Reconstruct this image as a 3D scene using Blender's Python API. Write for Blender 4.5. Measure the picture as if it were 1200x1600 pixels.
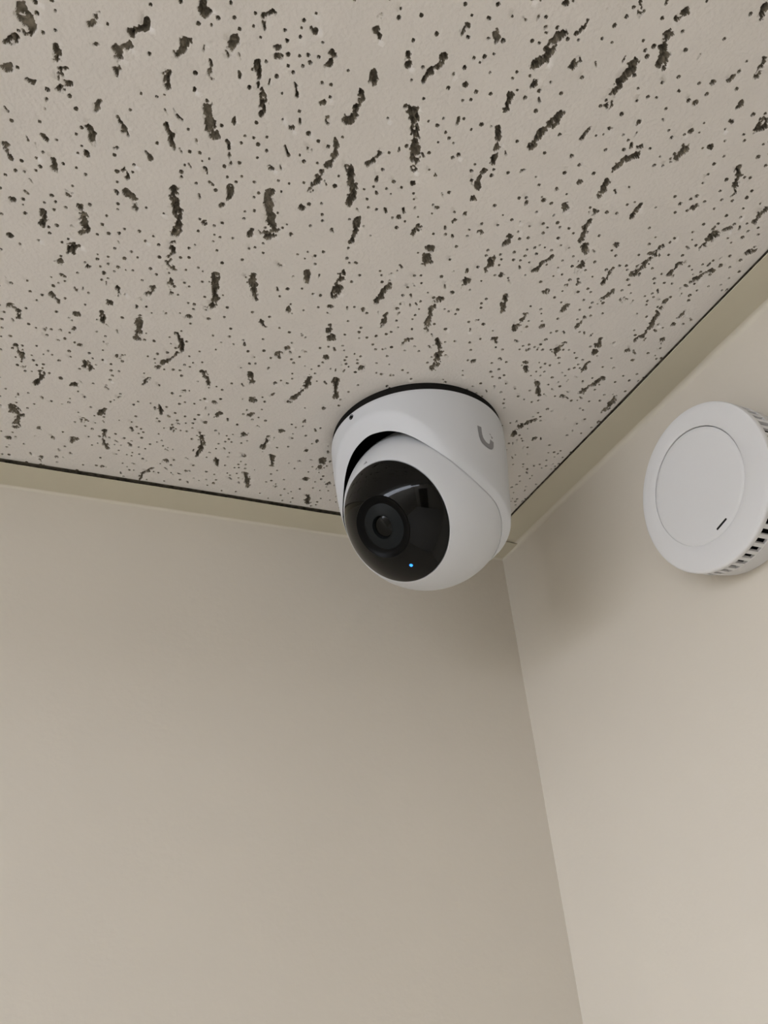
import bpy, bmesh, math, random
import numpy as np
from mathutils import Vector, Matrix

for o in list(bpy.data.objects):
    bpy.data.objects.remove(o, do_unlink=True)
scene = bpy.context.scene
COL = scene.collection

# ------------------------------------------------------------------ camera
CAM = Vector((-0.2773, -0.4064, -0.2617))
YAW, PITCH, ROLL, FPX = 0.4353, 0.5673, -0.0832, 1225.6
fwd = Vector((math.sin(YAW) * math.cos(PITCH), math.cos(YAW) * math.cos(PITCH), math.sin(PITCH)))
rgt = Vector((math.cos(YAW), -math.sin(YAW), 0))
upv = rgt.cross(fwd)
r2 = rgt * math.cos(ROLL) + upv * math.sin(ROLL)
u2 = -rgt * math.sin(ROLL) + upv * math.cos(ROLL)
cd = bpy.data.cameras.new('camera')
cd.sensor_fit = 'VERTICAL'
cd.sensor_height = 36.0
cd.lens = FPX / 1600 * 36.0
cd.clip_start = 0.01
cam = bpy.data.objects.new('camera', cd)
COL.objects.link(cam)
cam.matrix_world = Matrix(((r2.x, u2.x, -fwd.x, CAM.x), (r2.y, u2.y, -fwd.y, CAM.y),
                           (r2.z, u2.z, -fwd.z, CAM.z), (0, 0, 0, 1)))
scene.camera = cam

# ------------------------------------------------------------------ world, exposure
w = bpy.data.worlds.new('world')
scene.world = w
w.use_nodes = True
w.node_tree.nodes['Background'].inputs[0].default_value = (0.9, 0.92, 1.0, 1)
w.node_tree.nodes['Background'].inputs[1].default_value = 0.0
vs = scene.view_settings
vs.view_transform = 'Standard'
vs.look = 'None'
vs.gamma = 1.0
vs.use_curve_mapping = False
vs.exposure = 0.0
LAMP = 10.1            # emission of the opal lamp diffusers
LAMP_COLOR = (0.91, 0.97, 1.10)

# ------------------------------------------------------------------ materials
def mat(name, color, rough=0.6, spec=0.5, metal=0.0, coat=0.0, mottle=0.0, mscale=30.0, bump=0.0, bscale=400.0,
        color2=None, emit=None, estr=0.0):
    m = bpy.data.materials.new(name)
    m.use_nodes = True
    nt = m.node_tree
    b = nt.nodes['Principled BSDF']
    b.inputs['Base Color'].default_value = (*color, 1)
    b.inputs['Roughness'].default_value = rough
    b.inputs['Specular IOR Level'].default_value = spec
    b.inputs['Metallic'].default_value = metal
    b.inputs['Coat Weight'].default_value = coat
    b.inputs['Coat Roughness'].default_value = 0.03
    if mottle > 0 or bump > 0:
        tc = nt.nodes.new('ShaderNodeTexCoord')
    if mottle > 0:
        no = nt.nodes.new('ShaderNodeTexNoise')
        no.inputs['Scale'].default_value = mscale
        no.inputs['Detail'].default_value = 4
        nt.links.new(tc.outputs['Object'], no.inputs['Vector'])
        rp = nt.nodes.new('ShaderNodeValToRGB')
        c2 = color2 if color2 else tuple(c * (1 - mottle) for c in color)
        rp.color_ramp.elements[0].color = (*c2, 1)
        rp.color_ramp.elements[1].color = (*color, 1)
        rp.color_ramp.elements[0].position = 0.3
        rp.color_ramp.elements[1].position = 0.65
        nt.links.new(no.outputs['Fac'], rp.inputs['Fac'])
        nt.links.new(rp.outputs['Color'], b.inputs['Base Color'])
    if bump > 0:
        n2 = nt.nodes.new('ShaderNodeTexNoise')
        n2.inputs['Scale'].default_value = bscale
        n2.inputs['Detail'].default_value = 3
        nt.links.new(tc.outputs['Object'], n2.inputs['Vector'])
        bp = nt.nodes.new('ShaderNodeBump')
        bp.inputs['Strength'].default_value = bump
        bp.inputs['Distance'].default_value = 0.001
        nt.links.new(n2.outputs['Fac'], bp.inputs['Height'])
        nt.links.new(bp.outputs['Normal'], b.inputs['Normal'])
    if emit:
        b.inputs['Emission Color'].default_value = (*emit, 1)
        b.inputs['Emission Strength'].default_value = estr
    return m

M = {}
M['wall'] = mat('wall_paint', (0.695, 0.64, 0.55), 0.75, 0.3, mottle=0.02, mscale=9, bump=0.12, bscale=260)
M['trim'] = mat('trim_paint', (0.63, 0.585, 0.46), 0.55, 0.35, mottle=0.04, mscale=14, bump=0.05, bscale=150)
M['caulk'] = mat('painted_caulk', (0.67, 0.62, 0.52), 0.5, 0.35, bump=0.15, bscale=120)
M['tile'] = mat('tile_face_paint', (0.77, 0.735, 0.69), 0.85, 0.2, mottle=0.035, mscale=45, bump=0.25, bscale=700)
M['core'] = mat('tile_fibre_and_gap_shade', (0.34, 0.30, 0.235), 0.95, 0.1, mottle=0.6, mscale=380)  # raw pit interiors; also painted shade for the gap along the wall angles
M['tileback'] = mat('tile_back_board', (0.45, 0.42, 0.36), 0.9, 0.1)
M['grid'] = mat('grid_metal_white', (0.72, 0.70, 0.66), 0.4, 0.4)
M['floor'] = mat('floor_vinyl', (0.72, 0.69, 0.64), 0.45, 0.4, mottle=0.05, mscale=6)
M['white'] = mat('white_polycarbonate', (0.66, 0.67, 0.685), 0.42, 0.4)
M['alarm'] = mat('white_abs', (0.74, 0.735, 0.73), 0.5, 0.4)
M['black'] = mat('black_foam', (0.012, 0.011, 0.010), 0.9, 0.1)
M['cavity'] = mat('black_cavity', (0.006, 0.006, 0.006), 0.8, 0.1)
M['glass'] = mat('smoked_dome', (0.0025, 0.0025, 0.002), 0.05, 0.22)
M['lens'] = mat('lens_coating', (0.0075, 0.0098, 0.011), 0.25, 0.16)
M['lensdark'] = mat('lens_core', (0.003, 0.003, 0.002), 0.12, 0.18)
M['lensrim'] = mat('lens_rim', (0.002, 0.002, 0.002), 0.3, 0.08)
M['led'] = mat('blue_led', (0.02, 0.1, 0.6), 0.3, 0.5, emit=(0.03, 0.28, 1.0), estr=2.2)
M['print'] = mat('grey_print', (0.27, 0.265, 0.27), 0.5, 0.3)
M['steel'] = mat('dark_screw', (0.08, 0.08, 0.08), 0.35, 0.5, metal=0.8)
M['diffuser'] = mat('lamp_diffuser', (0.8, 0.8, 0.8), 0.6, 0.3, emit=LAMP_COLOR, estr=LAMP)
M['door'] = mat('dark_door', (0.05, 0.035, 0.025), 0.4, 0.5, mottle=0.3, mscale=8)
M['slot'] = mat('dark_slot', (0.008, 0.008, 0.008), 0.6, 0.2)

# ------------------------------------------------------------------ helpers
def link(name, me, parent=None):
    o = bpy.data.objects.new(name, me)
    COL.objects.link(o)
    if parent is not None:
        o.parent = parent
    return o

def mesh(name, verts, faces, mats, parent=None, smooth=False, sharp=None, midx=None):
    me = bpy.data.meshes.new(name)
    me.from_pydata([tuple(v) for v in verts], [], [tuple(f) for f in faces])
    for m_ in (mats if isinstance(mats, (list, tuple)) else [mats]):
        me.materials.append(m_)
    if midx is not None:
        me.polygons.foreach_set('material_index', midx)
    bm = bmesh.new()
    bm.from_mesh(me)
    bmesh.ops.recalc_face_normals(bm, faces=bm.faces)
    bm.to_mesh(me)
    bm.free()
    if smooth:
        me.polygons.foreach_set('use_smooth', [True] * len(me.polygons))
        if sharp:
            me.set_sharp_from_angle(angle=math.radians(sharp))
    me.update()
    return link(name, me, parent)

def box_data(x0, x1, y0, y1, z0, z1):
    v = [(x, y, z) for z in (z0, z1) for y in (y0, y1) for x in (x0, x1)]
    f = [(0, 2, 3, 1), (4, 5, 7, 6), (0, 1, 5, 4), (2, 6, 7, 3), (0, 4, 6, 2), (1, 3, 7, 5)]
    return v, f

def box(name, x0, x1, y0, y1, z0, z1, m, parent=None):
    v, f = box_data(x0, x1, y0, y1, z0, z1)
    return mesh(name, v, f, m, parent)

def empty(name, loc):
    o = bpy.data.objects.new(name, None)
    o.empty_display_size = 0.02
    COL.objects.link(o)
    o.location = loc
    return o

def tag(o, label, cat, group=None):
    o['label'] = label
    o['category'] = cat
    if group:
        o['group'] = group
    return o

def struct(o, label=None, cat=None):
    o['kind'] = 'structure'
    if label:
        o['label'] = label
        o['category'] = cat
    return o

def grid_faces(nu, nv, wrap_u=True):
    """faces of a nu x nv lattice stored row by row (u outer)"""
    f = []
    for i in range(nu if wrap_u else nu - 1):
        j2 = (i + 1) % nu
        for k in range(nv - 1):
            f.append((i * nv + k, j2 * nv + k, j2 * nv + k + 1, i * nv + k + 1))
    return f

def basis(n):
    n = Vector(n).normalized()
    e1 = n.cross(Vector((0, 0, 1))).normalized()
    return n, e1, n.cross(e1)

# ------------------------------------------------------------------ the room shell
RX, RY, RZ = -3.05, -3.66, -2.45      # far sides of the room, the corner in view is the origin
TILE_Z = 0.0025                       # underside of the ceiling tiles
struct(box('wall_back', RX - 0.1, 0.1, 0.0, 0.1, RZ, 0.12, M['wall']), 'cream painted wall below the ceiling, behind the turret camera', 'wall')
struct(box('wall_right', 0.0, 0.1, RY - 0.1, 0.0, RZ, 0.12, M['wall']), 'cream painted wall that carries the round smoke alarm', 'wall')
struct(box('wall_left', RX - 0.1, RX, RY - 0.1, 0.0, RZ, 0.12, M['wall']), 'cream painted wall on the far side of the room', 'wall')
struct(box('wall_front', RX, 0.0, RY - 0.1, RY, RZ, 0.12, M['wall']), 'cream painted wall with a dark door', 'wall')
struct(box('floor', RX - 0.1, 0.1, RY - 0.1, 0.1, RZ - 0.1, RZ, M['floor']), 'tan vinyl floor of the room', 'floor')
d = struct(box('door_1', -2.55, -1.65, RY, RY + 0.03, RZ, RZ + 2.05, M['door']), 'dark brown flush door in the front wall', 'door')
mesh('door_handle', *box_data(-1.80, -1.72, RY + 0.03, RY + 0.075, RZ + 0.98, RZ + 1.0), M['steel'], d)

# wall angle mouldings: L shaped metal angles under the tile edges, painted like the wall
W = 0.022
def angle(name, along, z0, label):
    t = 0.0004
    L0 = RX if along == 'x' else RY
    n = 60
    prof = [(0.0, z0), (-W, z0), (-W, z0 + t), (-t, z0 + t), (-t, 0.03), (0.0, 0.03)]
    V, F = [], []
    for i in range(n + 1):
        s = L0 * (i / n) ** 2
        for k, (a, z) in enumerate(prof):
            if k in (1, 2):
                a += 0.00018 * math.sin(41 * s + (1 if along == 'x' else 2)) + 0.0001 * math.sin(173 * s)
            V.append((s, a, z) if along == 'x' else (a, s, z))
    m_ = len(prof)
    for i in range(n):
        for k in range(m_):
            k2 = (k + 1) % m_
            F.append((i * m_ + k, (i + 1) * m_ + k, (i + 1) * m_ + k2, i * m_ + k2))
    F.append(tuple(range(m_)))
    F.append(tuple(n * m_ + k for k in range(m_)))
    return struct(mesh(name, V, F, M['trim']), label, 'trim')
tr1 = angle('trim_1', 'x', 0.0, 'cream painted ceiling angle along the wall behind the camera')
tr2 = angle('trim_2', 'y', 0.0010, 'cream painted ceiling angle along the smoke alarm wall')

def caulk(name, along, r, z0, parent):
    rng = random.Random(5 if along == 'x' else 9)
    V, F = [], []
    n, k = 220, 5
    L0 = -1.2
    ph = [rng.uniform(0, 6.28) for _ in range(6)]
    for i in range(n + 1):
        s = L0 * (i / n) ** 1.3
        rr = r * (1 + 0.06 * math.sin(37 * s + ph[0]) + 0.05 * math.sin(91 * s + ph[1]) + 0.04 * math.sin(233 * s + ph[2]))
        for j in range(k):
            a = j / (k - 1) * math.pi / 2
            p = (-rr * (1 - math.sin(a)), z0 - rr * (1 - math.cos(a)))
            V.append((s, p[0], p[1]) if along == 'x' else (p[0], s, p[1]))
    F = grid_faces(n + 1, k, wrap_u=False)
    return mesh(name, V, F, M['caulk'], parent, smooth=True)
caulk('caulk_bead', 'y', 0.0026, 0.0010, tr2)
caulk('caulk_bead', 'x', 0.0014, 0.0, tr1)

# ------------------------------------------------------------------ ceiling: suspended tiles in a grid
MOD = 0.61
ceil = struct(box('ceiling', RX, 0.0, RY, 0.0, 0.060, 0.12, M['tileback']), 'suspended ceiling of fissured tiles', 'ceiling')

# fissures of the corner tile: kind+width, then points, millimetres from the two walls
FISS = """g5.0 316.8,262.1 316.1,259.4 315.5,257.4|d2.1 321.7,250.0 320.2,250.9 318.7,252.6|g3.4 321.0,242.2|d1.5 315.0,240.1 313.0,239.8|m2.9 307.0,253.4 306.2,251.3 306.4,249.8|d2.9 304.8,246.8 303.8,243.8 302.8,243.1 305.3,240.7|g1.8 295.9,268.9 296.3,266.5 297.7,264.5|d1.2 296.5,258.5 294.7,259.7|g3.3 286.3,262.1 288.5,258.9 288.4,255.3 288.4,252.4|d2.3 281.7,271.6 281.7,269.3 284.1,267.7 285.1,266.0|m3.2 269.3,269.8 269.5,267.3 270.2,265.3|m2.3 272.3,258.0 273.3,255.4 271.8,252.9|m2.4 254.8,276.3 255.6,273.9 255.9,271.3|g1.8 260.5,266.4 260.1,262.9 258.6,260.8|d3.6 265.8,282.5 265.7,280.2|m1.3 308.9,235.1 309.1,231.6|g2.4 292.2,240.1 293.0,237.8|m2.1 285.9,236.8 283.8,233.9 282.8,231.4|m2.6 295.0,229.9 293.7,227.0 292.7,224.0|d2.1 270.4,240.0 268.4,237.0 267.5,233.5|d1.5 268.9,246.2 267.5,244.3 265.9,243.3|m3.8 258.9,250.3 257.1,246.9 256.1,244.0 254.4,241.2|m1.7 249.1,250.2 248.5,247.6|m1.8 309.3,221.4 308.2,220.1|d2.0 321.1,213.8 320.0,210.7 319.3,208.8|d2.1 294.9,220.2 294.2,218.2|m2.1 305.4,212.9 304.7,209.6|g1.9 275.3,226.8 273.6,225.2|d2.3 281.6,218.3 280.2,214.7|m2.7 279.7,208.8 277.0,206.4 276.0,201.8|d3.4 263.5,214.6 261.6,210.4 261.1,205.6 258.7,201.3 259.5,196.3|m3.0 295.2,196.5 293.3,192.2 292.1,187.0 293.4,183.9|d2.6 308.0,190.1 307.4,186.2 308.0,182.5|m2.2 244.2,223.3 243.2,218.8 245.1,214.7|d1.2 254.3,228.1 253.3,225.7|g2.2 247.3,235.1 245.9,232.5|m2.6 318.7,191.1|m2.6 299.2,200.4|d2.5 318.8,174.0|d4.0 296.4,176.5 295.8,173.4|d2.8 259.3,190.4 258.9,186.7|m2.7 249.5,204.5|m2.0 232.0,207.5 232.2,204.8|m1.7 285.3,224.9|m1.8 261.9,221.0|m1.7 249.3,240.5 248.1,238.4|d2.1 263.5,255.2|d2.6 246.6,271.5 244.9,267.7 244.3,264.2 242.1,261.2 240.6,258.5 240.6,255.0|m2.0 246.1,287.6 247.7,286.0 246.9,281.9|g3.0 231.8,286.5|m1.8 241.3,277.9|m2.6 240.5,274.8|d2.8 213.9,298.8|m2.6 213.6,294.0 212.4,292.4|d2.4 224.1,282.0 224.2,279.0 224.7,276.7|m2.0 224.3,271.9|m2.1 222.3,265.6|g2.3 219.0,261.6 218.0,259.9|d1.8 232.7,268.5 231.0,264.8|d3.1 209.7,281.1 208.8,278.4|d2.7 210.4,273.5 210.7,270.2 210.1,266.4 210.8,262.9 212.6,262.4|d2.1 201.1,291.2 199.5,287.4|d2.3 189.6,294.8 188.7,292.2 191.7,289.2 192.4,284.8|m2.6 186.9,305.6 187.9,302.2|m2.1 181.1,309.9|g2.0 176.7,306.7 175.4,304.0|d2.0 181.5,293.3|d1.5 178.4,288.4|d3.6 194.8,274.1 191.5,273.2 189.2,269.1 186.5,265.8 185.6,260.9 183.8,257.0|d2.6 182.2,253.9|m2.7 229.6,253.2|d2.2 223.0,253.4|d1.5 229.7,245.8 227.6,243.1|m2.4 220.9,247.1|m2.4 213.9,255.0 212.3,252.1 211.8,247.8 212.7,244.4|g2.7 196.1,255.7 197.6,252.1 198.6,249.4|m3.0 213.6,239.9 214.9,236.1 216.1,231.9|d3.0 205.1,245.3 203.0,240.8 200.2,238.0 199.7,231.8|m4.0 229.3,225.7 229.2,220.8 226.3,214.8 223.3,210.5 225.1,207.3|d1.2 194.1,277.1|d2.1 180.0,247.6|d2.3 159.6,278.1 157.9,273.5 156.2,269.7 155.0,265.5|m2.8 157.3,260.9 156.7,256.4 155.0,254.1|d2.5 154.9,249.1|d2.4 161.9,290.5 161.0,286.0|d2.5 173.1,253.9|d2.0 166.5,240.9|d2.5 194.0,226.1 193.0,221.1 192.9,214.7|m1.8 179.2,232.3|m2.9 170.3,231.2 170.1,226.4|m2.7 216.6,224.3|d1.8 155.0,242.4|d2.4 144.9,236.3|d3.0 132.9,238.9 132.7,235.0|m1.8 216.7,210.2|m2.0 202.1,217.4|d2.0 157.4,237.9|m2.6 232.1,236.0|m1.4 174.8,238.0|m4.2 160.6,222.5|d2.0 160.3,322.4|d2.5 137.8,331.4 135.7,328.9|d2.2 150.5,320.6 150.6,317.8 151.9,316.0|d3.2 156.5,314.2 156.9,309.8 156.8,307.6|d3.2 157.5,304.8 159.6,302.2|m1.8 146.6,325.6|d2.2 122.1,334.3 123.1,331.9|d2.5 98.5,344.1 96.8,341.0|d2.0 146.5,309.3 147.2,306.0|d3.6 122.6,326.1 121.2,322.3 118.9,318.3|d3.6 128.0,314.6 127.5,311.0 128.8,307.4 127.9,303.0 126.3,299.0|m2.4 156.0,297.0|d2.6 85.6,331.7 85.2,328.9 84.7,325.9|m1.8 91.2,325.1 92.3,321.6|m2.2 97.1,319.0|d3.1 141.7,291.0 142.9,285.9 144.8,281.7 144.7,276.5|d1.6 128.5,289.8 129.1,285.2|d2.1 121.6,292.3|d2.1 112.9,298.0|d2.4 105.8,290.1 105.5,286.5 108.5,284.0 109.6,278.9|d2.4 109.2,274.3 108.5,270.5 108.3,267.6|m3.2 89.6,295.9 89.8,290.8|d3.6 68.5,314.2 68.2,311.2|d2.4 81.6,315.8|m2.2 97.6,310.9|d1.5 92.0,302.2|d2.1 80.3,309.9|d2.1 80.8,299.1|d2.9 63.4,296.4 60.0,291.8 56.9,287.4|d2.9 68.6,276.0|d1.7 90.1,269.4 89.5,263.9|d3.1 105.4,260.4 104.5,253.2 102.5,247.2 98.0,243.1|d3.3 47.1,272.7 50.9,267.5 51.0,261.7|m2.9 39.1,284.8 39.0,279.4|d2.4 67.9,255.3 70.1,251.0|m3.7 128.7,258.4|g2.5 142.9,266.6|g2.1 133.9,271.2|g2.0 126.4,264.7|g2.0 118.9,270.3|g3.7 117.9,258.6|d2.2 87.0,249.8|m1.6 128.0,278.1|d1.7 38.0,274.2|m1.6 106.6,311.9|d3.9 300.1,166.9|d2.1 289.7,168.2|d2.2 320.5,152.4|m2.9 283.8,167.3|m2.4 302.8,148.9 300.1,145.5|d2.0 293.5,154.5|d2.1 318.7,136.7 314.9,134.2 314.8,130.4|m2.8 277.1,160.7 276.2,156.7|m3.2 279.6,151.8|m3.1 263.5,166.0 264.7,161.9|m3.0 268.6,152.4|m1.4 267.6,157.8|m2.6 260.2,182.9 260.1,180.1 257.1,177.7|m2.3 257.5,172.2 256.3,164.7|d3.1 240.7,181.0 239.0,173.1 237.7,167.3 239.7,161.5|d2.9 292.1,140.6|d2.4 281.9,144.7 281.4,138.9|d2.9 304.3,126.6|d2.5 298.0,128.4|d2.3 292.7,130.9|d2.5 283.5,132.9|m3.5 266.5,146.6 266.2,140.7 266.2,134.4|d2.4 315.7,113.1 313.9,109.5 312.9,105.5|g2.9 312.3,99.8|d2.5 249.2,142.2 246.6,136.0 245.9,131.9 249.6,125.5 254.8,117.8|m4.1 286.6,111.2 284.8,107.2|m3.6 271.0,120.0|m1.9 298.7,121.6|d2.1 289.3,121.9|d2.7 304.4,97.8 304.2,93.3 307.3,89.1|d4.2 290.0,93.9|d2.2 295.9,96.7|m3.0 256.8,108.6 259.2,103.9|d2.2 273.7,105.5|d2.4 234.4,121.4 230.5,117.1 228.4,112.2|m2.5 314.1,78.1|m2.7 303.1,79.2|d2.3 294.3,77.9|g2.5 269.0,90.9|m4.7 316.3,68.3 313.8,62.3 314.6,53.2|d2.5 274.4,79.9 276.5,74.9|d1.8 249.6,91.2 247.0,84.3|g4.0 283.5,67.4|d2.9 304.1,55.0|m2.8 260.5,67.4|d3.3 272.7,62.7 272.2,53.4 270.0,47.4|m5.1 286.8,49.9|d2.9 318.4,42.0|g2.9 297.1,48.5|m2.9 258.7,53.7|g3.9 239.8,73.8|g3.1 240.4,104.3|m2.0 224.0,101.1|d2.5 219.7,93.8 221.0,89.8|d2.7 224.7,84.1|d3.5 226.1,74.4 222.4,66.9 223.7,53.5|d3.2 203.6,80.4|m4.2 206.7,108.3|g3.6 204.3,96.8|d3.0 212.2,127.8 209.9,120.6|m3.9 238.9,44.8|m3.4 199.7,61.9|d2.4 213.6,55.6 211.0,49.1|d2.3 245.0,35.7 248.8,30.2 249.6,23.5|d2.2 226.8,39.0|m3.5 194.7,46.5 190.1,33.4|d2.5 209.6,31.0|d2.7 269.9,30.2|d3.6 301.2,21.8|m2.2 246.7,154.5|d1.6 238.4,155.3|d2.2 220.7,147.5|d1.7 287.5,37.1|d1.7 293.8,32.1|d2.0 302.0,29.6|m3.3 225.8,184.9 222.5,173.7|m2.8 205.0,194.4 203.2,190.2|m2.4 216.6,194.5|m1.7 209.6,189.8|d4.0 190.6,198.1 190.4,192.1 190.2,185.9|d2.7 189.7,179.7|m2.1 187.7,205.7|d1.9 171.1,205.4|d2.5 169.5,200.5 171.0,194.4 171.4,189.1|m4.7 160.4,218.0 159.0,215.0|d2.7 133.3,226.2 132.5,219.9|d3.3 138.4,212.4|m1.7 146.7,214.7|g2.5 141.0,204.2|d2.3 125.2,220.0|d2.8 118.1,210.4 114.6,202.4|d3.3 206.2,172.1|d2.6 215.9,161.5 213.7,158.9|m2.7 175.4,182.5|m3.0 164.5,183.5 163.8,176.9|d2.6 144.9,199.4 145.8,192.5 143.4,181.6|d3.2 186.2,168.8 183.1,161.3|m2.6 195.6,158.6|m2.5 203.5,143.7 199.8,148.6|m3.1 149.1,171.2 149.4,168.2|m2.0 175.9,158.7|d2.3 156.5,162.9|d3.4 135.2,175.8 131.1,169.7 128.9,162.8 129.5,157.9|d3.3 110.3,184.8|d3.0 112.3,169.0|m2.1 100.0,173.8|m2.2 122.5,193.5|m2.9 180.9,148.8|m4.0 161.9,147.4|d1.9 204.8,133.4|d2.8 184.0,133.8 183.7,125.8 187.7,113.5|m2.4 199.0,124.1|d2.2 198.2,115.3|d2.8 171.6,136.2 166.9,122.8|m3.4 176.7,100.1|m3.0 185.6,88.9|d1.8 170.0,113.4|d3.0 190.8,82.5 191.4,71.5|d2.4 184.6,66.5 181.9,57.9|d2.8 168.1,76.7|d2.3 164.6,86.7|m3.4 156.3,73.1 155.4,62.7|m4.0 174.8,38.0|d3.7 159.5,51.6|d3.6 153.2,33.8 151.6,27.0|d3.0 145.9,50.0|g3.1 168.5,66.2|g2.2 160.0,191.3|d1.9 145.9,147.0|d2.5 109.6,235.6 112.1,231.1 112.9,227.2|m2.6 94.4,232.4 95.2,237.5|d3.4 67.4,255.4 69.0,249.6 70.6,239.9|d2.3 54.1,251.1 55.0,245.3|d3.0 38.3,252.9 41.9,246.7|d1.7 35.9,256.2|d2.7 27.8,266.8 30.1,265.4|d1.8 81.0,239.4 80.0,231.1|m3.2 101.4,218.4|d1.6 95.3,224.6|d2.4 90.2,227.0|m2.7 73.4,227.6 74.9,223.1|g3.8 65.1,225.8|g2.5 68.2,233.8|g2.7 87.9,216.0 88.9,209.6|d2.9 103.2,204.1 103.6,194.2|d2.5 76.0,210.5 76.3,204.8|g3.3 92.2,200.2|d3.0 46.1,230.9 43.5,220.7 41.9,214.1 42.8,207.2|d2.2 32.9,229.9 33.1,225.6|d2.0 32.8,220.8|d3.1 30.7,210.9|d3.1 42.8,199.6|d3.2 75.7,194.1 76.4,187.8|d3.1 60.4,201.3 58.2,193.0|m3.0 90.4,183.9|m2.0 52.6,201.7|d2.7 56.9,185.6 55.9,178.7|d2.0 64.2,187.1|d2.6 87.6,176.3 83.0,170.7|d3.2 73.1,164.8 68.1,157.8|d2.8 43.0,177.9 45.4,172.0 47.9,166.1|d3.3 26.7,167.6 25.8,157.9|d2.8 54.7,160.0|d2.2 23.2,148.4|d2.3 22.8,200.0|d3.1 59.1,139.0 63.5,131.8 63.7,124.0|d2.7 50.0,124.2|d2.0 33.4,132.4|m2.1 54.0,148.0|m2.0 41.5,186.6|d1.6 35.9,194.1"""
rng = np.random.default_rng(11)
TAB = rng.random((256, 256)).astype(np.float32)
def vnoise(x, y, s, k=0):
    u = x / s + 17.3 * k
    v = y / s + 41.7 * k
    iu = np.floor(u).astype(int)
    iv = np.floor(v).astype(int)
    fu = u - iu
    fv = v - iv
    fu = fu * fu * (3 - 2 * fu)
    fv = fv * fv * (3 - 2 * fv)
    a = TAB[iu & 255, iv & 255]
    b = TAB[(iu + 1) & 255, iv & 255]
    c = TAB[iu & 255, (iv + 1) & 255]
    e = TAB[(iu + 1) & 255, (iv + 1) & 255]
    return (a * (1 - fu) + b * fu) * (1 - fv) + (c * (1 - fu) + e * fu) * fv

pits = []       # (points, half width mm, depth mm, roughness of the outline)
for it in FISS.split('|'):
    h, *pp = it.split()
    wd = float(h[1:])
    pts = [tuple(map(float, q.split(','))) for q in pp]
    dep = {'d': 2.7, 'm': 1.9, 'g': 1.35}[h[0]]
    pits.append((pts, wd * 0.5, dep, 1.0))
prng = random.Random(4)
VX, VY = 345.0, 365.0
# fissures of the part of the tile beyond the traced area
n = 0
while n < 330:
    x, y = prng.uniform(5, 605), prng.uniform(5, 605)
    if x < 330 and y < 335 - (x < 100) * 0 and not (y > 262 + (330 - x) * 0.36):
        continue
    n += 1
    a = prng.gauss(0.9, 0.35)
    L = max(0, prng.gauss(5, 5))
    pts = [(x, y)]
    for k in range(int(L // 3)):
        a += prng.gauss(0, 0.4)
        x += 3 * math.cos(a)
        y += 3 * math.sin(a)
        pts.append((x, y))
    pits.append((pts, prng.uniform(0.6, 1.5), prng.choice([3.6, 3.6, 2.3, 1.0]), 1.0))
# needle punched pinholes, loosely clustered
occ = {}
def free(x, y, r=2.3):
    i, j = int(x // 4), int(y // 4)
    for a in range(i - 1, i + 2):
        for c in range(j - 1, j + 2):
            for (u, v) in occ.get((a, c), ()):
                if (u - x) ** 2 + (v - y) ** 2 < r * r:
                    return False
    occ.setdefault((i, j), []).append((x, y))
    return True
for pts_, hw_, _d, _r in pits:
    for (u, v) in pts_:
        occ.setdefault((int(u // 4), int(v // 4)), []).append((u, v))
cnt = int(610 * 610 / 36)
cl = []
while len(cl) < cnt:
    x, y = prng.uniform(2, 606), prng.uniform(2, 606)
    if prng.random() < 0.45:
        cl.append((x, y))
    else:
        for k in range(prng.randint(3, 9)):
            cl.append((x + prng.gauss(0, 9), y + prng.gauss(0, 9)))
for (x, y) in cl:
    if not (1 < x < 608 and 1 < y < 608) or not free(x, y):
        continue
    t = prng.random()
    if t < 0.86:
        pits.append(([(x, y)], prng.uniform(0.40, 0.80), 3.4, 0.25))
    else:
        a = prng.uniform(0.2, 1.6)
        pits.append(([(x, y), (x + 1.6 * math.cos(a), y + 1.6 * math.sin(a))], prng.uniform(0.35, 0.6), prng.choice([2.4, 1.2]), 0.7))

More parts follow.
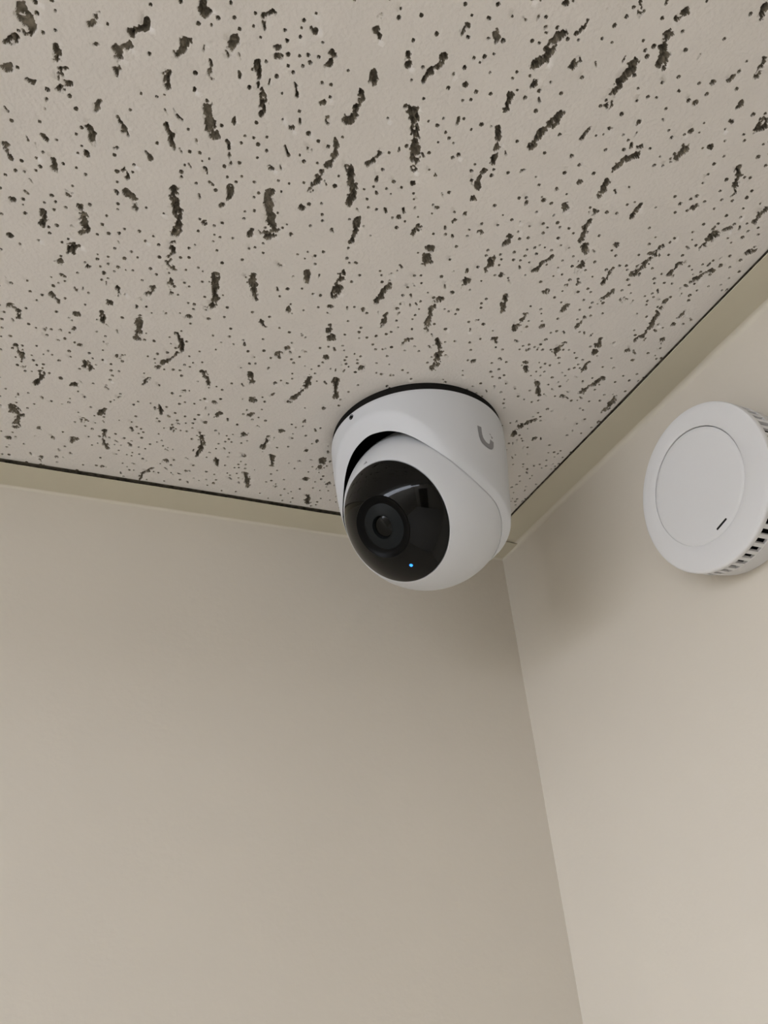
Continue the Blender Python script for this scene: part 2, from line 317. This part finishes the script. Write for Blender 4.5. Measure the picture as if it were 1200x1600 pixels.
def patch(x0, x1, y0, y1, fine, B=8):
    """adaptive height field (mm): blocks touched by a pit get B x B cells, the rest one quad"""
    nbx = int(round((x1 - x0) / (fine * B)))
    nby = int(round((y1 - y0) / (fine * B)))
    nx, ny = nbx * B + 1, nby * B + 1
    xs = x0 + (x1 - x0) * np.arange(nx) / (nx - 1)
    ys = y0 + (y1 - y0) * np.arange(ny) / (ny - 1)
    H = np.zeros((nx, ny), np.float32)
    for pts, hw, dep, rg in pits:
        px = [q[0] for q in pts]
        py = [q[1] for q in pts]
        mg = hw * 1.7 + 0.8
        i0 = np.searchsorted(xs, min(px) - mg); i1 = np.searchsorted(xs, max(px) + mg)
        j0 = np.searchsorted(ys, min(py) - mg); j1 = np.searchsorted(ys, max(py) + mg)
        if i1 - i0 < 2 or j1 - j0 < 2:
            continue
        X, Y = np.meshgrid(xs[i0:i1], ys[j0:j1], indexing='ij')
        D = None
        if len(pts) == 1:
            D = np.hypot(X - px[0], Y - py[0])
        else:
            for (ax, ay), (bx, by) in zip(pts[:-1], pts[1:]):
                dx, dy = bx - ax, by - ay
                t = np.clip(((X - ax) * dx + (Y - ay) * dy) / (dx * dx + dy * dy + 1e-9), 0, 1)
                dd = np.hypot(X - ax - t * dx, Y - ay - t * dy)
                D = dd if D is None else np.minimum(D, dd)
        nz = (vnoise(X, Y, 2.3) - 0.5) * 1.5 + (vnoise(X, Y, 0.95, 1) - 0.5) * 1.0 + (vnoise(X, Y, 0.5, 2) - 0.5) * 0.7
        e = hw * (0.86 + 0.5 * (vnoise(X, Y, 3.4, 5) - 0.5) * rg) - D + nz * rg * min(1.25, 0.62 * hw + 0.2)
        steep = 0.16 if rg < 0.5 else 0.30
        hh = np.clip(e / steep, 0, 1)
        fl = 1.0 if rg < 0.5 else np.clip(2.6 * vnoise(X, Y, 1.9, 3) + 1.3 * (vnoise(X, Y, 0.7, 4) - 0.5) - 0.22, 0.03, 1.6)
        hh = hh * dep * fl
        H[i0:i1, j0:j1] = np.maximum(H[i0:i1, j0:j1], hh)
    # strip over the wall angles: made-up rebate in dark core colour, deepens gap shade
    H[xs < 22.35, :] = 1.3
    H[:, ys < 22.35] = 1.3
    lo = np.full((nbx, nby), 9.0, np.float32)
    hi = np.full((nbx, nby), -1.0, np.float32)
    for i in range(B + 1):
        for j in range(B + 1):
            s = H[i:i + (nbx - 1) * B + 1:B, j:j + (nby - 1) * B + 1:B]
            lo = np.minimum(lo, s)
            hi = np.maximum(hi, s)
    flag = hi - lo > 0
    idx = np.arange(nx * ny).reshape(nx, ny)
    bi, bj = np.nonzero(~flag)
    q = [np.stack([idx[bi * B, bj * B], idx[bi * B, bj * B + B], idx[bi * B + B, bj * B + B], idx[bi * B + B, bj * B]], 1)]
    bi, bj = np.nonzero(flag)
    for i in range(B):
        for j in range(B):
            a, c = bi * B + i, bj * B + j
            q.append(np.stack([idx[a, c], idx[a, c + 1], idx[a + 1, c + 1], idx[a + 1, c]], 1))
    Q = np.concatenate(q)
    h4 = H.reshape(-1)[Q]
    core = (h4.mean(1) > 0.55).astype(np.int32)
    used, inv = np.unique(Q, return_inverse=True)
    Q = inv.reshape(Q.shape)
    ux, uy = used // ny, used % ny
    V = np.stack([-xs[ux] / 1000, -ys[uy] / 1000, TILE_Z + H.reshape(-1)[used] / 1000], 1)
    return V, Q, core

parts = [patch(0.3, VX, 0.3, VY, 0.27), patch(VX, 609.7, 0.3, VY, 0.5), patch(0.3, 609.7, VY, 609.7, 0.5)]
off = 0
AV, AQ, AC = [], [], []
for V, Q, c in parts:
    AV.append(V); AQ.append(Q + off); AC.append(c); off += len(V)
# the four edges and the back of the tile
e0, e1, zt = -0.0003, -0.6097, TILE_Z + 0.016
bx = np.array([(e0, e0, TILE_Z), (e1, e0, TILE_Z), (e1, e1, TILE_Z), (e0, e1, TILE_Z),
               (e0, e0, zt), (e1, e0, zt), (e1, e1, zt), (e0, e1, zt)])
AV.append(bx)
AQ.append(np.array([(0, 1, 5, 4), (1, 2, 6, 5), (2, 3, 7, 6), (3, 0, 4, 7), (4, 5, 6, 7)]) + off)
AC.append(np.array([1, 1, 1, 1, 1]))
AV = np.concatenate(AV).astype(np.float32)
AQ = np.concatenate(AQ).astype(np.int32)
AC = np.concatenate(AC).astype(np.int32)
me = bpy.data.meshes.new('ceiling_tile')
me.vertices.add(len(AV))
me.vertices.foreach_set('co', AV.ravel())
me.loops.add(AQ.size)
me.loops.foreach_set('vertex_index', AQ.ravel())
me.polygons.add(len(AQ))
me.polygons.foreach_set('loop_start', np.arange(len(AQ), dtype=np.int32) * 4)
me.materials.append(M['tile'])
me.materials.append(M['core'])
me.polygons.foreach_set('material_index', AC)
me.update(calc_edges=True)
link('ceiling_tile', me, ceil)
print('corner tile quads', len(AQ))

# the remaining tiles: plain slabs whose material carries the fissure pattern
def far_tile_material():
    m = mat('tile_face_far', (0.77, 0.735, 0.69), 0.85, 0.2)
    nt = m.node_tree
    b = nt.nodes['Principled BSDF']
    tc = nt.nodes.new('ShaderNodeTexCoord')
    mp = nt.nodes.new('ShaderNodeMapping')
    mp.inputs['Scale'].default_value = (150, 70, 1)
    nt.links.new(tc.outputs['Object'], mp.inputs['Vector'])
    no = nt.nodes.new('ShaderNodeTexNoise')
    no.inputs['Scale'].default_value = 1.0
    no.inputs['Detail'].default_value = 5
    nt.links.new(mp.outputs['Vector'], no.inputs['Vector'])
    vo = nt.nodes.new('ShaderNodeTexVoronoi')
    vo.inputs['Scale'].default_value = 120
    nt.links.new(tc.outputs['Object'], vo.inputs['Vector'])
    r1 = nt.nodes.new('ShaderNodeValToRGB')
    r1.color_ramp.elements[0].position = 0.33
    r1.color_ramp.elements[1].position = 0.37
    nt.links.new(no.outputs['Fac'], r1.inputs['Fac'])
    r2_ = nt.nodes.new('ShaderNodeValToRGB')
    r2_.color_ramp.elements[0].position = 0.10
    r2_.color_ramp.elements[1].position = 0.16
    nt.links.new(vo.outputs['Distance'], r2_.inputs['Fac'])
    mn = nt.nodes.new('ShaderNodeMath')
    mn.operation = 'MINIMUM'
    nt.links.new(r1.outputs['Color'], mn.inputs[0])
    nt.links.new(r2_.outputs['Color'], mn.inputs[1])
    mx = nt.nodes.new('ShaderNodeMix')
    mx.data_type = 'RGBA'
    mx.inputs['A'].default_value = (0.26, 0.23, 0.19, 1)
    mx.inputs['B'].default_value = (0.77, 0.735, 0.69, 1)
    nt.links.new(mn.outputs['Value'], mx.inputs['Factor'])
    nt.links.new(mx.outputs['Result'], b.inputs['Base Color'])
    return m
FT = far_tile_material()
LIGHTS = [(-1.15, -0.56), (-2.55, -0.75), (-2.55, -1.95), (-2.50, -3.05)]  # the first casts the turret shadow; the other three are added fill lamps
tv, tf = box_data(-MOD + 0.0003, -0.0003, -MOD + 0.0003, -0.0003, TILE_Z, TILE_Z + 0.016)
tme = None
for i in range(5):
    for j in range(6):
        if (i, j) == (0, 0):
            continue
        if tme is None:
            o = mesh('ceiling_tile', tv, tf, FT, ceil)
            tme = o.data
        else:
            o = link('ceiling_tile', tme, ceil)
        o.location = (-i * MOD, -j * MOD, 0)
for i in range(1, 5):
    box('grid_bar', -i * MOD - 0.012, -i * MOD + 0.012, RY + W, -W, TILE_Z - 0.0012, TILE_Z - 0.0002, M['grid'], ceil)
for j in range(1, 6):
    for i in range(5):
        x1 = -i * MOD - (0.0125 if i else W)
        x0 = -(i + 1) * MOD + (0.0125 if i < 4 else 0)
        box('grid_bar', x0, x1, -j * MOD - 0.012, -j * MOD + 0.012, TILE_Z - 0.0012, TILE_Z - 0.0002, M['grid'], ceil)

# surface mounted box lamps: metal pan against the tile, opal diffuser box below it
LBL = ['long box lamp under the ceiling next to the back wall, nearest the turret camera',
       'added long box fill lamp under the ceiling in the corner beside the left wall',
       'added long box fill lamp under the ceiling in the middle row on the left wall side',
       'added long box fill lamp under the ceiling in front of the dark door']
def rounded_box(hx, hy, z0, z1, ch):
    V = [(sx * hx, sy * hy, z1) for sx, sy in ((-1, -1), (1, -1), (1, 1), (-1, 1))]
    V += [(sx * hx, sy * hy, z0 + ch) for sx, sy in ((-1, -1), (1, -1), (1, 1), (-1, 1))]
    V += [(sx * (hx - ch), sy * (hy - ch), z0) for sx, sy in ((-1, -1), (1, -1), (1, 1), (-1, 1))]
    F = [(8, 9, 10, 11), (0, 1, 2, 3)]
    for k in range(4):
        k2 = (k + 1) % 4
        F += [(k, k2, 4 + k2, 4 + k), (4 + k, 4 + k2, 8 + k2, 8 + k)]
    return V, F
for (cx, cy), lb in zip(LIGHTS, LBL):
    t = empty('ceiling_light', (cx, cy, TILE_Z))
    tag(t, lb, 'ceiling light', 'box lamps under the ceiling')
    mesh('pan', *box_data(-0.215, 0.215, -0.455, 0.455, -0.012, 0.0), M['grid'], t)
    mesh('diffuser', *rounded_box(0.20, 0.44, -0.085, -0.012, 0.012), M['diffuser'], t)

# ------------------------------------------------------------------ turret security camera
CX, CY = -0.1130, -0.1036
A0 = math.radians(-153)
BALL = Vector((-0.1127, -0.1036, -0.0426))
RB = 0.0425
AXIS = Vector((-0.76300, -0.28458, -0.58038)).normalized()
cam_root = empty('turret_camera', (CX, CY, TILE_Z))
tag(cam_root, 'white turret security camera with black glass eye mounted on the ceiling tile', 'security camera')
INV = Vector((CX, CY, TILE_Z))

# black foam gasket against the tile
N = 160
V, F = [], []
sec = [(0.030, 0.0001), (0.0463, 0.0001), (0.0465, -0.0012), (0.0464, -0.0058), (0.030, -0.0058)]
for i in range(N):
    a = 2 * math.pi * i / N
    for r, z in sec:
        V.append((r * math.cos(a), r * math.sin(a), z))
mesh('gasket', V, grid_faces(N, len(sec)), M['black'], cam_root, smooth=True, sharp=40)

PZ = [0.01, 0.0, -0.02, -0.03, -0.045, -0.055, -0.0620, -0.0680, -0.0720, -0.0755, -0.0785]
PR = [0.0475, 0.0474, 0.0464, 0.0454, 0.0439, 0.0431, 0.0420, 0.0399, 0.0372, 0.0335, 0.0290]
_z = np.linspace(-0.085, 0.01, 951)
_r = np.interp(-_z, [-q for q in PZ], PR)
ker = np.hanning(61); ker /= ker.sum()
_r = np.convolve(np.pad(_r, 30, mode='edge'), ker, mode='valid')
def prof(z, dl=0.0):
    r = float(np.interp(z, _z, _r))
    wt = min(1.0, max(0.0, (abs(dl) - 116.0) / 28.0))      # the skirt hugs the ball at the back
    if wt > 0 and z < -0.0426:
        r = min(r, r * (1 - wt) + wt * math.sqrt(0.0439 ** 2 - (z + 0.0426) ** 2))
    return r
OD = [0, 9, 20, 30, 41, 50, 61, 72, 85, 98, 110, 125, 140, 160, 180]
OZ = [-.0095, -.0100, -.0122, -.0168, -.0245, -.0316, -.0407, -.0470, -.0518, -.0556, -.0592, -.0645, -.0680, -.0660, -.0650]
ID = [0, 16, 27, 38, 50, 61, 76, 92, 105, 117, 122, 148, 165, 180]
IZ = [-.0180, -.0205, -.0248, -.0315, -.0401, -.0474, -.0539, -.0573, -.0611, -.0643, -.0665, -.0690, -.0668, -.0660]
def smooth_tab(xd, zd):
    dg = np.arange(-180, 180.0)
    v = np.interp(np.abs(dg), xd, zd)
    k = np.hanning(19); k /= k.sum()
    vv = np.convolve(np.concatenate([v[-9:], v, v[:9]]), k, mode='valid')
    return dg, vv
odg, ozv = smooth_tab(OD, OZ)
idg, izv = smooth_tab(ID, IZ)
N = 288
V, F, MI = [], [], []
NV = None
for i in range(N):
    dl = -180 + 360 * i / N
    a = A0 + math.radians(dl)
    zo = float(np.interp(dl, np.r_[odg, 180], np.r_[ozv, ozv[0]]))
    zi = float(np.interp(dl, np.r_[idg, 180], np.r_[izv, izv[0]]))
    z0 = -0.0028
    s = [(0.030, -0.0020), (0.0462, -0.0020), (0.0470, -0.0022)]
    for k in range(15):
        z = z0 + (zo + 0.0012 - z0) * k / 14
        s.append((prof(z, dl) - (0.0002 if k == 0 else 0), z))
    ro = prof(zo, dl)
    # inner lip: touches the ball where the ball fills the opening, else a free arch
    rs = math.sqrt(max(1e-9, (RB + 0.0004) ** 2 - (zi - BALL.z) ** 2))
    ri = rs if zi < BALL.z else 0.0420
    if BALL.z <= zi < BALL.z + 0.012:
        t = (zi - BALL.z) / 0.012
        ri = (1 - t) * rs + t * 0.0420
    ri = min(ri, ro - 0.0006)
    P2 = Vector((ro, zo))
    P3 = Vector((ri + 0.0001, zi))
    dirv = (P3 - P2)
    s.append(tuple(P2 + Vector((-0.00012, 0.00005))))
    s.append(tuple(P2 + dirv * 0.16))
    for k in (0.4, 0.65, 0.88):
        s.append(tuple(P2 + dirv * k))
    s.append(tuple(P2 + dirv * 0.97 + Vector((-0.00005, 0.00003))))
    s.append((ri, zi + 0.0004))
    zc = max(zi + 0.003, -0.042)
    s.append((min(0.0427, prof(zc) - 0.0008) if zi < -0.03 else ri, zc))
    s.append((0.0424, -0.0060))
    s.append((0.030, -0.0060))
    s.append((0.0005, -0.0062))
    NV = len(s)
    for r, z in s:
        V.append((r * math.cos(a), r * math.sin(a), z - TILE_Z))
    for k in range(NV - 1):
        MI.append(1 if k >= NV - 5 else 0)
housing = mesh('housing', V, grid_faces(N, NV), [M['white'], M['cavity']], cam_root, smooth=True, sharp=50, midx=MI)

def on_housing(dl, z, off=0.0):
    a = A0 + math.radians(dl)
    r = prof(z) + off
    return Vector((r * math.cos(a), r * math.sin(a), z - TILE_Z))

# printed U emblem on the housing side
U_L = [(75.7, -.0199), (75.9, -.0230), (76.4, -.0262), (77.2, -.0280), (78.4, -.0293), (80.4, -.0301), (82.4, -.0305), (85.0, -.0307), (87.3, -.0302), (89.1, -.0290), (90.0, -.0276), (90.4, -.0247)]
U_R = [(79.0, -.0198), (79.1, -.0220), (79.3, -.0240), (79.9, -.0256), (80.9, -.0266), (82.0, -.0273), (83.2, -.0277), (84.4, -.0278), (85.4, -.0276), (86.0, -.0268), (86.7, -.0243), (88.2, -.0245)]
V = [on_housing(dl, z, 0.00012) for dl, z in U_L] + [on_housing(dl, z, 0.00012) for dl, z in U_R]
n = len(U_L)
F = [(k, k + 1, n + k + 1, n + k) for k in range(n - 1)]
for q in ([(86.1, -.0211), (87.2, -.0209), (88.0, -.0215), (86.9, -.0217)], [(87.5, -.0220), (88.6, -.0219), (90.0, -.0223), (88.4, -.0235)]):
    k = len(V)
    V += [on_housing(dl, z, 0.00012) for dl, z in q]
    F.append((k, k + 1, k + 2, k + 3))
emb = mesh('emblem', V, F, M['print'], housing)
emb['label'] = 'grey printed U shaped emblem'

# recessed locking screw near the top of the housing
c = on_housing(-7.9, -0.0046)
nrm, e1, e2 = basis((c.x, c.y, 0))
V, F = [], []
ring = [(0.00150, -0.0001), (0.00145, 0.00022), (0.00125, 0.00022), (0.00110, -0.0002), (0.00085, 0.00020), (0.00045, 0.00020), (0.00035, 0.00005)]
for i in range(24):
    a = 2 * math.pi * i / 24
    for r, h in ring:
        V.append(c + (e1 * math.cos(a) + e2 * math.sin(a)) * r + nrm * h)
F = grid_faces(24, len(ring))
F.append(tuple(i * len(ring) + len(ring) - 1 for i in range(24)))
mesh('screw', V, F, M['slot'], housing, smooth=True, sharp=30)

# the eyeball: white shell with a hole for the smoked dome
nA, eA, eB = basis(AXIS)
def on_ball(th, ph, r=RB):
    """th degrees from the viewing axis, ph around it"""
    t, q = math.radians(th), math.radians(ph)
    return BALL - INV + (nA * math.cos(t) + (eA * math.cos(q) + eB * math.sin(q)) * math.sin(t)) * r
def lathe_ball(name, prof_, m_, parent, N=144, close=False, sharp=35):
    V = []
    for i in range(N):
        for th, r in prof_:
            V.append(on_ball(th, 360 * i / N, r))
    F = grid_faces(N, len(prof_))
    if close:
        F.append(tuple(i * len(prof_) + len(prof_) - 1 for i in range(N)))
    return mesh(name, V, F, m_, parent, smooth=True, sharp=sharp)
FA = 46.6
ball = lathe_ball('eyeball_shell', [(FA, RB - 0.0022), (FA, RB - 0.0003), (FA + 0.35, RB)] +
                  [(t, RB) for t in np.linspace(FA + 1.5, 178, 50)], M['white'], cam_root)
V = [on_ball(t, ph, RB + 0.0001) for t, ph in ((49.8, -87.8), (52.0, -91.0), (49.3, -93.2))]
mesh('alignment_mark', V, [(0, 1, 2)], M['print'], ball)

dome = lathe_ball('dome_window', [(FA - 0.25, RB - 0.0022), (FA - 0.25, RB - 0.0004), (FA - 0.6, RB - 0.0001)] +
                  [(t, RB) for t in np.linspace(FA - 1.5, 21.2, 26)] + [(21.0, RB - 0.0002), (20.9, RB - 0.0018)],
                  M['glass'], cam_root)
dome['label'] = 'glossy black smoked dome'
lathe_ball('lens_ring', [(21.4, RB - 0.0010), (21.4, RB + 0.0001), (20.95, RB + 0.00032), (20.5, RB + 0.0001), (20.1, RB - 0.0004),
                         (17.2, RB - 0.0018), (16.4, RB - 0.0020), (16.2, RB - 0.0030)], M['lensrim'], dome)
lathe_ball('lens_front', [(16.6, RB - 0.0028), (16.3, RB - 0.0021)] + [(t, RB - 0.0021) for t in (14, 12, 10, 8.9)] +
           [(8.6, RB - 0.0019), (8.2, RB - 0.0019), (7.7, RB - 0.0034)], M['lens'], dome)
lathe_ball('lens_core', [(7.9, RB - 0.0036), (7.6, RB - 0.0032), (5.5, RB - 0.0028), (3.0, RB - 0.0026), (0.8, RB - 0.0026)], M['lensdark'], dome, close=True)
led = lathe_ball('status_led', [(1.25, RB - 0.0003), (1.1, RB + 0.0002), (0.7, RB + 0.0004), (0.3, RB + 0.00045)], M['led'], dome, N=20, close=True)
# turn the small lamp from the axis to its place under the lens
piv = BALL - INV
tgt = (on_ball(32.0, 92.6) - piv).normalized()
rotm = nA.rotation_difference(tgt).to_matrix()
for v in led.data.vertices:
    v.co = piv + rotm @ (v.co - piv)
led['label'] = 'small glowing blue status light'

# ------------------------------------------------------------------ smoke alarm on the right wall
AY, AZ = -0.1944, -0.0708
al = empty('smoke_alarm', (0.0, AY, AZ))
tag(al, 'round white smoke alarm with side vents fixed to the wall', 'smoke alarm')
T = 0.020
def warp(v):
    x, y, z = v
    return (x * (1 - (0.03 * y - 0.0436 * z) / T), y, z)
def lathe_x(name, prof_, m_, parent, N=160, oy=0.0, oz=0.0, close=False, sharp=40, dark=()):
    """profile of (radius, distance from the wall)"""
    V = []
    for i in range(N):
        a = 2 * math.pi * i / N
        for r, h in prof_:
            V.append(warp((-h, oy + r * math.cos(a), oz + r * math.sin(a))))
    F = grid_faces(N, len(prof_))
    if close:
        F.append(tuple(i * len(prof_) + len(prof_) - 1 for i in range(N)))
    mi = [1 if (k % (len(prof_) - 1)) in dark else 0 for k in range(len(F))] if dark else None
    return mesh(name, V, F, [m_, M['slot']] if dark else m_, parent, smooth=True, sharp=sharp, midx=mi)
RA = 0.0392
V0, V1 = 0.0112, 0.0172
BO = (0.0013, 0.0015)          # the button sits a little off centre
lathe_x('base', [(0.030, 0.0001), (0.0375, 0.0001), (0.0380, 0.0006), (0.0386, 0.0090), (RA - 0.0002, V0 - 0.0003), (RA - 0.0004, V0), (0.0376, V0), (0.0290, V0)], M['alarm'], al, dark=(6,))  # inner face towards the vents is blackened, shade put into its colour
# front cover: side band, rounded edge, face, and the seat of the button (slightly eccentric)
prof_c = [(0.0290, V1), (0.0376, V1), (RA - 0.0002, V1), (RA, V1 + 0.0003), (RA, T - 0.0009), (RA - 0.0003, T - 0.0003), (RA - 0.0010, T), (RA - 0.003, T + 0.0001)]
V = []
N = 192
for i in range(N):
    a = 2 * math.pi * i / N
    ca, sa = math.cos(a), math.sin(a)
    row = [(-h, r * ca, r * sa) for r, h in prof_c]
    rb_ = 0.0277
    for r, h in ((rb_ + 0.004, T + 0.0002), (rb_ + 0.0002, T + 0.0002), (rb_, T + 0.0001), (rb_ - 0.0001, T - 0.0022), (rb_ - 0.004, T - 0.0022)):
        row.append((-h, BO[0] + r * ca, BO[1] + r * sa))
    V += [warp(v) for v in row]
nc = len(prof_c) + 4
mesh('cover', V, grid_faces(N, nc + 1), [M['alarm'], M['slot']], al, smooth=True, sharp=40, midx=[1 if k % nc == 0 else 0 for k in range(N * nc)])  # innermost ring of the white cover painted black as shade inside the vents
btn = lathe_x('test_button', [(0.0274, T - 0.0020), (0.02745, T - 0.0002), (0.0271, T + 0.0001), (0.0255, T + 0.00022), (0.012, T + 0.0003), (0.001, T + 0.0003)],
              M['alarm'], al, oy=BO[0] + 0.00012, oz=BO[1] - 0.00018, close=True)
# indicator slot on the button
p0, p1 = Vector((0, -0.0009, -0.0228)), Vector((0, -0.0069, -0.0214))
dv = (p1 - p0).normalized()
pv = Vector((0, -dv.z, dv.y))
V = []
for end, s in ((p0, -1), (p1, 1)):
    for k in range(9):
        a = math.pi * (k / 8 - 0.5)
        q = end + dv * s * math.cos(a) * 0.00045 + pv * s * math.sin(a) * 0.00045
        V.append(q)
n = len(V)
VV = [warp((-(T + 0.00038), q.y, q.z)) for q in V] + [warp((-(T - 0.0003), q.y, q.z)) for q in V]
F = [tuple(range(n))] + [(k, (k + 1) % n, n + (k + 1) % n, n + k) for k in range(n)]
mesh('indicator_slot', VV, F, M['slot'], btn)
# dark sensing chamber behind the ribs
lathe_x('chamber', [(0.0285, V0 - 0.0004), (0.0300, V0 - 0.0002), (0.0300, V1 + 0.0002), (0.0285, V1 + 0.0004)], M['slot'], al, N=96)
NR = 54
for k in range(NR):
    a = math.radians(-92.5 + 3.333 + 6.6667 * k)
    hw = math.radians(1.45)
    V = []
    for h in (V0 - 0.0004, V1 + 0.0004):
        for r, s in ((0.0376, -1), (RA - 0.0003, -1), (RA - 0.0003, 1), (0.0376, 1)):
            V.append(warp((-h, r * math.cos(a + s * hw), r * math.sin(a + s * hw))))
    F = [(0, 1, 2, 3), (4, 5, 6, 7), (0, 1, 5, 4), (1, 2, 6, 5), (2, 3, 7, 6), (3, 0, 4, 7)]
    mesh('vent_rib', V, F, M['alarm'], al)
